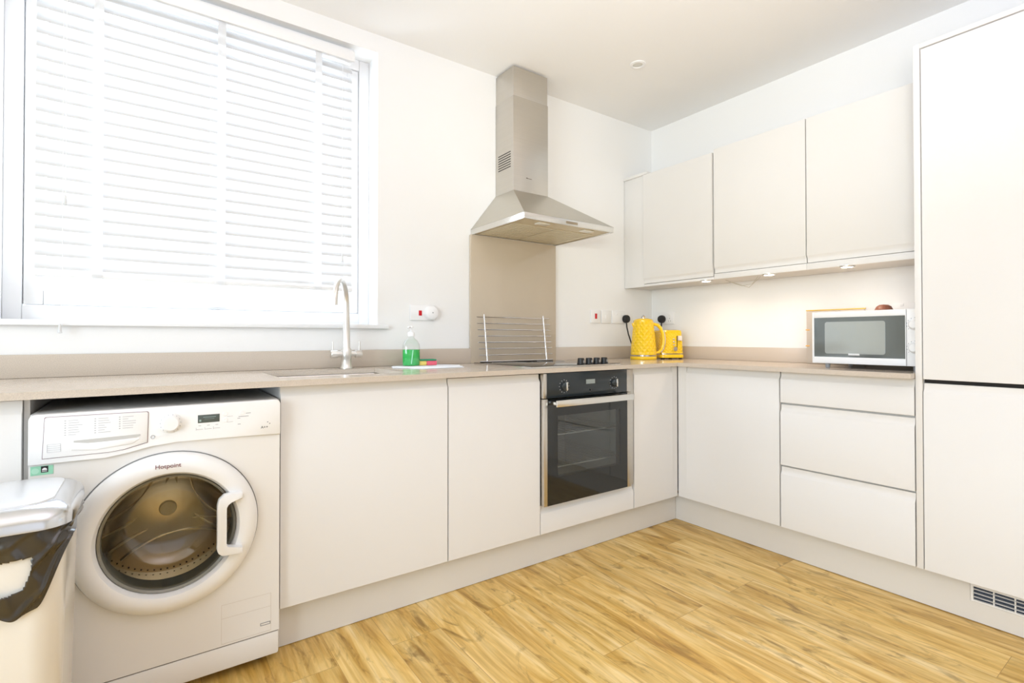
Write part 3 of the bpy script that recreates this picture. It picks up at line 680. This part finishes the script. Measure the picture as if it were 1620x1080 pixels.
for z in (1.090, .995):
    k = obj('knob', lathe(NB(), [(0, -.022), (.014, -.022), (.018, -.018), (.022, -.002), (.024, 0), (0, 0)], (MXf, -1.661, z), 'x', n=32), WHITEP, t)
    b = NB()
    for q in range(11):
        a = math.radians(-130+26*q); yy, zz = -1.661+.0275*math.sin(a), z+.0275*math.cos(a); box(b, MXf-.0004, MXf+.0005, yy-.0008, yy+.0008, zz-.002, zz+.002)
    obj('dial_marks', b, GREYP, t)
for x in (MXf+.05, -.11):
    for y in (MY0-.045, MY1+.04): obj('foot', lathe(NB(), [(0, 0), (.009, 0), (.011, .0185), (0, .0185)], (x, y, ZT+.0005), n=16), GREYL, t)
# board behind it
t = thing('serving_board', 'upright grey-beige board with yellow edge left of the microwave', 'board', (-.11, -1.28, ZT))
obj('panel', box(NB(), -.066, -.054, -1.086, -1.36, ZT+.001, 1.178, .003), mat('board_grey', (196, 186, 174), .5), t)
obj('edge_strip', box(NB(), -.067, -.053, -1.084, -1.362, 1.1782, 1.1835, .001), mat('board_yellow', (240, 196, 92), .5), t, label='yellow top edge')
for z in (1.075, .99): obj('edge_clip', box(NB(), -.0675, -.0525, -1.0825, -1.103, z, z+.006, .001), mat('clip_orange', (236, 178, 90), .5), t, label='small orange clip')
tag(obj('bowl', lathe(NB(), [(0, .036), (.018, .034), (.029, .026), (.036, .010), (.037, 0), (0, 0)], (-.17, -1.475, MZ1-.0005), n=28), mat('brown_ceramic', (132, 84, 66), .45)), 'small upturned brown dish on top of the microwave', 'dish')

# ---------------------------------------------------------------- things beside the tap
b = NB(); random.seed(3)
poly = [(-2.035, -.205), (-1.985, -.075), (-1.72, -.068), (-1.665, -.16), (-1.74, -.33), (-1.94, -.345)]
pts2 = []
for i in range(len(poly)):
    a, c = Vector(poly[i]), Vector(poly[(i+1) % len(poly)])
    for k in range(5): p = a.lerp(c, k/5); pts2.append((p.x+random.uniform(-.004, .004), p.y+random.uniform(-.004, .004)))
lo = [[(p, q, ZT+.0008) for p, q in pts2], [(p, q, ZT+.0028) for p, q in pts2]]
tag(obj('dish_cloth', loft(b, lo), mat('white_cloth', (244, 246, 250), .8, var=.02, scale=60, bump=.4)), 'white cloth lying flat on the worktop under the green soap bottle', 'cloth')
bx_, by_ = -1.907, -.120; bz = ZT+.0035
t = thing('soap_bottle', 'clear pump bottle half full of bright green washing-up liquid', 'bottle', (bx_, by_, bz))
def ov(prof, n=36): return lathe(NB(), prof, (bx_, by_, bz), n=n, sx=1, sy=.62)
obj('bottle_body', ov([(0, .0), (.041, .0), (.044, .006), (.044, .088), (.041, .104), (.030, .122), (.016, .133), (.0135, .142), (.0, .142)]), glassy('clear_plastic', (.96, .98, .97), .10, .08), t)
obj('liquid', ov([(0, .002), (.0395, .002), (.0425, .007), (.0425, .078), (0, .078)]), mat('green_liquid', (0, 196, 84), .15, var=.01), t, label='bright green liquid')
obj('dip_tube', tube(NB(), [(bx_-.003, by_-.0275, bz+.076), (bx_-.012, by_-.0278, bz+.01)], .0028, 8), mat('pale_green_tube', (170, 240, 200), .3), t)
b = lathe(NB(), [(0, .142), (.016, .142), (.017, .146), (.016, .160), (.008, .164), (.0045, .166), (.0045, .181), (.010, .183), (.011, .190), (0, .192)], (bx_, by_, bz), n=24); tube(b, [(bx_, by_, bz+.186), (bx_-.018, by_-.012, bz+.185), (bx_-.024, by_-.016, bz+.178)], .0045, 10)
obj('pump', b, WHITEP, t)
sx_ = thing('scouring_sponge', 'yellow and pink sponge with green scouring top beside the soap bottle', 'sponge', (-1.815, -.1, bz))
Ms = Matrix.Translation((-1.815, -.105, bz)) @ Matrix.Rotation(math.radians(-8), 4, 'Z')
obj('sponge_foam', box(NB(), -.055, -.012, -.03, .03, 0, .022, .004), mat('yellow_foam', (240, 214, 120), .9, var=.1, scale=200, bump=.4), sx_, M=Ms, label='yellow foam')
obj('sponge_foam', box(NB(), -.0115, .040, -.03, .03, 0, .022, .004), mat('pink_foam', (240, 110, 130), .9, var=.1, scale=200, bump=.4), sx_, M=Ms, label='pink foam')
obj('scouring_pad', box(NB(), -.055, .038, -.03, .03, .0222, .029, .002), mat('green_pad', (60, 150, 110), .95, var=.2, scale=300, bump=.5), sx_, M=Ms, label='green scouring layer')

# ---------------------------------------------------------------- washing machine
Wx0, Wx1, WY = -3.184, -2.5905, -.630; WZT = .840; dcx, dcz = -2.882, .4805
wm = thing('washing_machine', 'white front-loading washing machine under the worktop', 'washing machine', ((Wx0+Wx1)/2, -.33, 0))
yb = -.06
# body: sides, top, back and a front with a round opening
RO = .190
b = NB(); bz0, bz1 = .103, .7085
n = 64
ring = [(dcx+RO*math.cos(2*PI*k/n), dcz+RO*math.sin(2*PI*k/n)) for k in range(n)]
def rectpt(a):
    c, s = math.cos(a), math.sin(a); xx = (Wx1-dcx) if c > 0 else (Wx0-dcx); zz = (bz1-dcz) if s > 0 else (bz0-dcz)
    k = min(xx/c if abs(c) > 1e-9 else 9, zz/s if abs(s) > 1e-9 else 9); return (dcx+c*k, dcz+s*k)
angs = sorted(set([2*PI*k/n for k in range(n)]+[math.atan2(z-dcz, x-dcx) % (2*PI) for x in (Wx0, Wx1) for z in (bz0, bz1)]))
inner = [b.verts.new((dcx+RO*math.cos(a), WY, dcz+RO*math.sin(a))) for a in angs]
outer = [b.verts.new((rectpt(a)[0], WY, rectpt(a)[1])) for a in angs]
back = [b.verts.new((v.co.x, yb, v.co.z)) for v in outer]
inb = [b.verts.new((v.co.x, WY+.03, v.co.z)) for v in inner]
m_ = len(angs)
for i in range(m_):
    j = (i+1) % m_
    b.faces.new((inner[i], inner[j], outer[j], outer[i])); b.faces.new((outer[i], outer[j], back[j], back[i])); b.faces.new((inner[i], inner[j], inb[j], inb[i]))
b.faces.new(back)
obj('body', b, WHITEB, wm)
b = NB(); box(b, Wx0+.001, Wx1-.001, yb, WY+.02, .7095, .825); box(b, Wx0, Wx1, yb, WY+.012, .8255, WZT-.001, .004)
obj('top_panel', b, mat('machine_top_grey', (196, 196, 194), .45), wm)
# control fascia: lower edge follows the door curve
zl = [(Wx0, .7115), (-3.03, .7125), (-2.98, .720), (-2.93, .7335), (-2.87, .7365), (-2.75, .735), (Wx1, .7285)]
po = zl+[(Wx1, WZT-.012), (Wx1-.004, WZT-.004), (Wx1-.012, WZT), (Wx0+.012, WZT), (Wx0+.004, WZT-.004), (Wx0, WZT-.012)]
fas = obj('control_fascia', prism(NB(), po, lambda p, q, dd: Vector((p, dd, q)), WY+.018, WY-.010, .0025), WHITEP, wm)
po2 = [(Wx0, .7095)]+[(Wx0, .7080), (Wx1, .7080), (Wx1, .7270)]+[(p, q-.0012) for p, q in zl[::-1][1:]]
obj('front_infill', prism(NB(), po2[1:], lambda p, q, dd: Vector((p, dd, q)), WY+.018, WY-.0005), WHITEB, wm)
FY = WY-.010
dl = [(-3.156, .727), (-3.02, .7275), (-2.99, .731), (-2.938, .744), (-2.936, .826), (-2.939, .829), (-3.149, .8315), (-3.152, .829)]
obj('drawer_gap', prism(NB(), [(p+(-.0014 if p < -3 else .0014), q+(.0014 if q > .78 else -.0016)) for p, q in dl], lambda p, q, dd: Vector((p, dd, q)), FY-.0003, FY+.002), mat('gap_mauve', (140, 112, 120), .7), wm)
dw = obj('detergent_drawer', prism(NB(), dl, lambda p, q, dd: Vector((p, dd, q)), FY-.0032, FY+.002, .0006), WHITEP, wm)
b = NB(); DY = FY-.0033
pg = [(-3.095, .7665), (-2.953, .7690), (-2.953, .7640), (-2.962, .7600), (-3.06, .7560), (-3.095, .7620)]
prism(b, pg, lambda p, q, dd: Vector((p, dd, q)), DY-.0002, DY+.001)
obj('grip_recess', b, mat('recess_shade', (205, 203, 199), .5), dw)
b = NB(); prism(b, [(-3.10, .757), (-2.955, .757), (-2.97, .744), (-3.05, .738), (-3.10, .742)], lambda p, q, dd: Vector((p, dd, q)), DY-.002, DY+.001, .0015)
obj('grip_lip', b, WHITEP, dw)
b = NB(); random.seed(11)
def dash(b, x, z, wd, hh=.0016): box(b, x, x+wd, DY-.0004, DY, z-hh/2, z+hh/2)
for col, (x0, nr) in enumerate(((-3.108, 7), (-3.047, 7), (-2.995, 6))):
    for r in range(nr):
        z = .820-r*.0062; dash(b, x0-.006, z, .0035, .0022); dash(b, x0+.002, z, random.uniform(.012, .030), .0012)
obj('programme_print', b, GREYL, dw)
b = NB()
for r in range(5): dash(b, -3.147, .762-r*.005, .026, .0007)
for x in (-3.147, -3.121): box(b, x-.0003, x+.0004, DY-.0004, DY, .742, .762)
obj('printed_table', b, GREYL, dw)
b = lathe(NB(), [(0, -.020), (.018, -.020), (.0205, -.018), (.022, -.010), (.0275, -.003), (.029, 0), (0, 0)], (-2.8835, FY, .792), 'y', n=48)
dial = obj('programme_dial', b, WHITEP, wm)
b = NB()
for q in range(14):
    a = math.radians(-160+q*24.6); x, z = -2.8835+.0245*math.sin(a), .792+.0245*math.cos(a); box(b, x-.0009, x+.0009, FY-.0078, FY-.0068, z-.0013, z+.0013)
obj('dial_marks', b, GREYL, dial)
obj('start_button', lathe(NB(), [(.0035, -.001), (.0048, -.002), (.0055, 0)], (-2.925, FY, .757), 'y', n=24, close=True), GREYL, wm)
b = box(NB(), -2.8165, -2.7605, FY-.0008, FY+.001, .785, .8085, .0005)
lcd = obj('lcd_display', b, mat('lcd_dark', (88, 96, 92), .15), wm)
b = NB(); box(b, -2.803, -2.770, FY-.0012, FY-.0007, .8005, .8018); box(b, -2.800, -2.774, FY-.0012, FY-.0007, .7955, .7962); box(b, -2.813, -2.808, FY-.0012, FY-.0007, .789, .795)
obj('lcd_segments', b, mat('lcd_lit', (150, 170, 165), .3), lcd)
b = NB()
for x in (-2.812, -2.790, -2.768):
    dash_y = FY
    box(b, x-.003, x+.004, FY-.0004, FY, .7765, .7775); box(b, x-.008, x+.009, FY-.0004, FY, .766, .7667); box(b, x-.009, x-.0084, FY-.0004, FY, .764, .772)
for z in (.806, .789): box(b, -2.7465, -2.7447, FY-.0004, FY, z-.002, z+.002); box(b, -2.741, -2.725, FY-.0004, FY, z-.008, z-.0074)
for x, z, l in ((-2.704, .808, .006), (-2.700, .803, .005), (-2.710, .795, .028), (-2.713, .790, .008), (-2.690, .804, .014), (-2.712, .772, .008)): box(b, x, x+l, FY-.0004, FY, z-.0007, z+.0007)
for x, z in ((-2.628, .771), (-2.622, .766)): box(b, x-.0015, x+.0015, FY-.0004, FY, z-.0015, z+.0015)
obj('panel_print', b, GREYP, wm)
obj('button', lathe(NB(), [(0, -.0015), (.006, -.0015), (.0068, 0)], (-2.7455, FY, .807), 'y', n=24), WHITEP, wm)
obj('button', lathe(NB(), [(0, -.0015), (.006, -.0015), (.0068, 0)], (-2.7455, FY, .788), 'y', n=24), WHITEP, wm)
obj('button', lathe(NB(), [(0, -.0015), (.006, -.0015), (.0068, 0)], (-2.700, FY, .806), 'y', n=24), WHITEP, wm)
obj('rating_text', text_bm('A++', .0115, MA(-2.637, FY-.0003, .7555)), BLKP, wm)
b = NB(); box(b, Wx0+.004, Wx0+.048, WY-.0008, WY+.0005, .684, .707)
st = obj('sticker', b, GREENT, wm, label='pale green energy sticker')
b = NB(); box(b, Wx0+.024, Wx0+.038, WY-.0012, WY-.0005, .690, .706)
se = obj('sticker_emblem', b, BLKP, st)
b = NB(); prism(b, [(Wx0+.031+.005*math.cos(a), .696+.006*math.sin(a)) for a in [PI*k/8 for k in range(9)]], lambda p, q, dd: Vector((p, dd, q)), WY-.0016, WY-.0011); box(b, Wx0+.026, Wx0+.036, WY-.0016, WY-.0011, .6925, .694)
obj('sticker_leaf', b, WHITEP, st)
b = NB(); prism(b, [(Wx0+.013+.0075*math.cos(a), .695+.0075*math.sin(a)) for a in [2*PI*k/16 for k in range(16)]], lambda p, q, dd: Vector((p, dd, q)), WY-.0011, WY-.0005)
obj('sticker_disc', b, mat('sticker_green_light', (186, 234, 208), .5), st)
# kick panel and seams
obj('kick_panel', box(NB(), Wx0, Wx1, yb, WY+.001, .028, .1005, .006), WHITEB, wm)
obj('seam', box(NB(), Wx0+.002, Wx1-.002, WY+.002, -.1, .1003, .1032), mat('seam_grey', (120, 110, 100), .8), wm)
obj('seam', box(NB(), Wx0+.002, Wx1-.002, WY+.002, -.1, .7083, .7098), mat('seam_mauve', (130, 110, 112), .8), wm)
for x in (Wx0+.05, Wx1-.05):
    for y in (-.56, -.12): obj('foot', lathe(NB(), [(0, 0), (.02, 0), (.02, .012), (.008, .014), (.008, .029), (0, .029)], (x, y, 0.0005), n=20), BLKP, wm)
b = NB()
for z in (.226, .185, .105+.004): box(b, -2.752, -2.615, WY-.0006, WY+.0005, z, z+.0008)
for x in (-2.752, -2.615): box(b, x, x+.0008, WY-.0006, WY+.0005, .109, .227)
obj('embossed_frame', b, mat('emboss', (214, 206, 196), .5), wm)
b = NB(); box(b, -2.645, -2.616, WY-.0008, WY+.0005, .1295, .1312); box(b, -2.645, -2.616, WY-.0008, WY+.0005, .1365, .1382); box(b, -2.645, -2.6432, WY-.0008, WY+.0005, .1295, .1382); box(b, -2.6178, -2.616, WY-.0008, WY+.0005, .1295, .1382)
obj('filter_mark', b, GREYP, wm)
# drum assembly inside the body
O = (dcx, 0, dcz)
SEAL = mat('grey_rubber', (92, 94, 92), .45)
obj('door_seal', lathe(NB(), [(RO, WY+.006), (RO-.012, WY+.004), (RO-.022, WY+.03), (RO-.012, WY+.05), (RO-.026, WY+.075), (RO-.008, WY+.09)], O, 'y', n=64), SEAL, wm)
DRM = mat('drum_steel', (208, 188, 156), .30, .85, var=.08, scale=14)
RD_ = .235
dp = [(RO-.012, WY+.088), (RD_-.02, WY+.092), (RD_, WY+.11), (RD_, WY+.26), (RD_-.02, WY+.275), (.16, WY+.27), (.05, WY+.245), (0, WY+.245)]
drum = obj('drum', lathe(NB(), dp, O, 'y', n=72), DRM, wm)
for k, deg in enumerate((-83, 143, 24)):      # pressed curved ribs forming a three-armed star on the back plate
    a = math.radians(deg); ca, sa = math.cos(a), math.sin(a); b = NB()
    for d0_, q0 in ((.046, 2.0), (.084, 2.6)):
        pp = []
        for i in range(31):
            tt = -.19+.38*i/30; dd = d0_+q0*tt*tt
            if math.hypot(tt, dd) < .205: pp.append((dcx+ca*dd-sa*tt, WY+.2475+.02*math.hypot(tt, dd)/.16, dcz+sa*dd+ca*tt))
        tube(b, pp, .0058, 8)
    obj('drum_rib', b, mat('rib_steel', (240, 224, 196), .25, .8), drum)
    a2 = math.radians(97+120*k); ca, sa = math.cos(a2), math.sin(a2); b = NB()
    lo = []
    for y in (WY+.12, WY+.14, WY+.24, WY+.262):
        hgt = .048 if WY+.13 < y < WY+.25 else .03
        lo.append([(dcx+ca*(RD_-h_)-sa*w2, y, dcz+sa*(RD_-h_)+ca*w2) for h_, w2 in ((-.0, -.035), (hgt*.6, -.02), (hgt, -.008), (hgt, .008), (hgt*.6, .02), (-.0, .035))])
    loft(b, lo); obj('drum_paddle', b, mat('paddle_steel', (150, 138, 116), .3, 1), drum)
obj('drum_hub', lathe(NB(), [(0, -.012), (.022, -.010), (.025, 0)], (dcx, WY+.245, dcz), 'y', n=32), mat('hub_cream', (206, 180, 138), .45), drum)
b = NB()
for k in range(72):
    a = 2*PI*k/72
    for rr, yy in ((.222, WY+.2735), (.206, WY+.2735)):
        x, z = dcx+rr*math.cos(a), dcz+rr*math.sin(a); box(b, x-.0022, x+.0022, yy-.004, yy-.003, z-.0022, z+.0022)
h_ = obj('drum_holes', b, BLKP, drum); h_['kind'] = 'stuff'
# door
RI = .166
prof = [(.2255, WY-.001), (.2262, WY-.010), (.2235, WY-.020), (.214, WY-.031), (.200, WY-.038), (.186, WY-.040), (.174, WY-.036), (RI+.001, WY-.024), (RI-.001, WY-.008), (RI+.003, WY-.001)]
door = obj('door_ring', lathe(NB(), prof, O, 'y', n=96, close=True), WHITEP, wm)
obj('ring_shadow_gap', lathe(NB(), [(.2266, WY-.0004), (.2290, WY-.0012), (.2285, WY-.0002)], O, 'y', n=96, close=True), mat('ring_gap', (128, 128, 126), .6), wm)
obj('inner_bezel', lathe(NB(), [(RI-.0015, WY-.022), (RI-.008, WY-.018), (RI-.011, WY-.004), (RI-.002, WY-.002)], O, 'y', n=96, close=True), mat('bezel_grey', (132, 130, 120), .25, .3), door)
gp = [(RI-.009, WY-.012), (RI-.014, WY+.004), (.142, WY+.030), (.128, WY+.060), (.112, WY+.078), (.085, WY+.088), (.04, WY+.092), (0, WY+.093)]
gp2 = [(r-.004 if r > 0 else 0, y-.006) for r, y in gp[::-1]]
obj('door_glass', lathe(NB(), gp+gp2, O, 'y', n=72, close=False), glassy('door_bowl_glass', (.93, .93, .89), .06, .03), door)
# handle: a flat loop on the right of the ring
def arcpt(cx, cz, r, a): return (cx+r*math.cos(math.radians(a)), cz+r*math.sin(math.radians(a)))
outl = [(-2.703, .575), (-2.735, .5745), arcpt(-2.741, .552, .0245, 115), arcpt(-2.745, .549, .024, 150), (-2.7695, .543), (-2.7695, .428)]+[arcpt(-2.748, .418, .0225, a) for a in (185, 215, 245, 268)]+[(-2.703, .393)]
inl = [(-2.703, .414), (-2.742, .4165), (-2.7485, .424), (-2.7485, .535), (-2.744, .545), (-2.733, .553), (-2.703, .556)]
obj('door_handle', prism(NB(), outl+inl, lambda p, q, dd: Vector((p, dd, q)), WY-.060, WY-.034, .003), WHITEP, door)
obj('brand_text', text_bm('Hotpoint', .0165, MA(-2.889, WY-.0405, .6755)), mat('brand_print', (120, 52, 60), .5), door)

# ---------------------------------------------------------------- rubbish bin
bcx, bcy, bhx, bhy = -3.262, -.868, .200, .158
t = thing('rubbish_bin', 'white kitchen bin with shiny silver lid in front of the washing machine', 'bin', (bcx, bcy, 0))
def rr(hx, hy, r, z, n=10): return [(bcx+p, bcy+q, z) for p, q in rrect(hx, hy, r, n)]
obj('body', loft(NB(), [rr(bhx-.030, bhy-.030, .045, .001), rr(bhx-.024, bhy-.026, .05, .008), rr(bhx-.013, bhy-.014, .055, .60), rr(bhx-.012, bhy-.013, .055, .648)]), mat('bin_white', (236, 231, 222), .22, var=.01, coat=.3), t)
CHR = mat('bin_chrome', (214, 216, 220), .20, 1, var=.02)
lid = obj('lid', loft(NB(), [rr(bhx, bhy, .056, .6515), rr(bhx-.001, bhy-.001, .056, .668), rr(bhx-.008, bhy-.008, .055, .683), rr(bhx-.020, bhy-.020, .052, .692), rr(bhx-.032, bhy-.032, .05, .696)]), CHR, t)
obj('lid_flap', loft(NB(), [rr(bhx-.034, bhy-.034, .05, .694), rr(bhx-.035, bhy-.035, .05, .6995), rr(bhx-.045, bhy-.045, .045, .7020), rr(bhx-.11, bhy-.11, .03, .7040)]), mat('bin_silver', (232, 234, 237), .3, .5, var=.01), lid)
# liner folded over the rim, with a gap on the front where the bin shows
b = NB(); p0 = [Vector(p) for p in rrect(bhx-.010, bhy-.011, .055, 12)]; per = []
for i in range(len(p0)):
    a_, c_ = p0[i], p0[(i+1) % len(p0)]; k = max(1, int((c_-a_).length/.0022))
    per += [tuple(a_.lerp(c_, q/k)) for q in range(k)]
N_ = len(per); rows = 66
def sst(x): x = max(0, min(1, x)); return x*x*(3-2*x)
grid = []
for i in range(rows+1):
    row = []
    for j, (p, q) in enumerate(per):
        k = sst((.197-abs(p))/.052)*(1 if q < 0 else .3)
        zb = .620-.122*k-.004*math.sin(p*60)-.016*math.exp(-((p-.105)/.022)**2); f = i/rows; z = .650+(zb-.650)*f
        l = math.hypot(p, q)
        fold = .5+.5*math.sin(p*46+q*30+f*2.6)
        out = .0015+.008*f*fold+.006*math.sin(PI*f)*(.5+.5*math.sin(p*120-f*9+q*20))**2+.004*max(0, math.sin(p*60+f*14))**3
        row.append(b.verts.new((bcx+p*(1+out/l), bcy+q*(1+out/l), z)))
    grid.append(row)
for i in range(rows):
    for j in range(N_):
        jn = (j+1) % N_; p, q = per[j]
        zz = grid[i][j].co.z
        if q < -.12 and -.165 < p < .136-(.600-zz)*.22 and .534+.25*max(0, p-.10) < zz < .599+.05*(p-.1): continue
        b.faces.new((grid[i][j], grid[i][jn], grid[i+1][jn], grid[i+1][j]))
lin = obj('bin_liner', b, mat('dark_bag_plastic', (50, 44, 36), .20, var=.5, scale=14, bump=.8, coat=.6), None)
sm = lin.modifiers.new('thick', 'SOLIDIFY'); sm.thickness = .0008
tag(lin, 'dark crumpled bin bag folded over the rim of the white bin', 'bag')
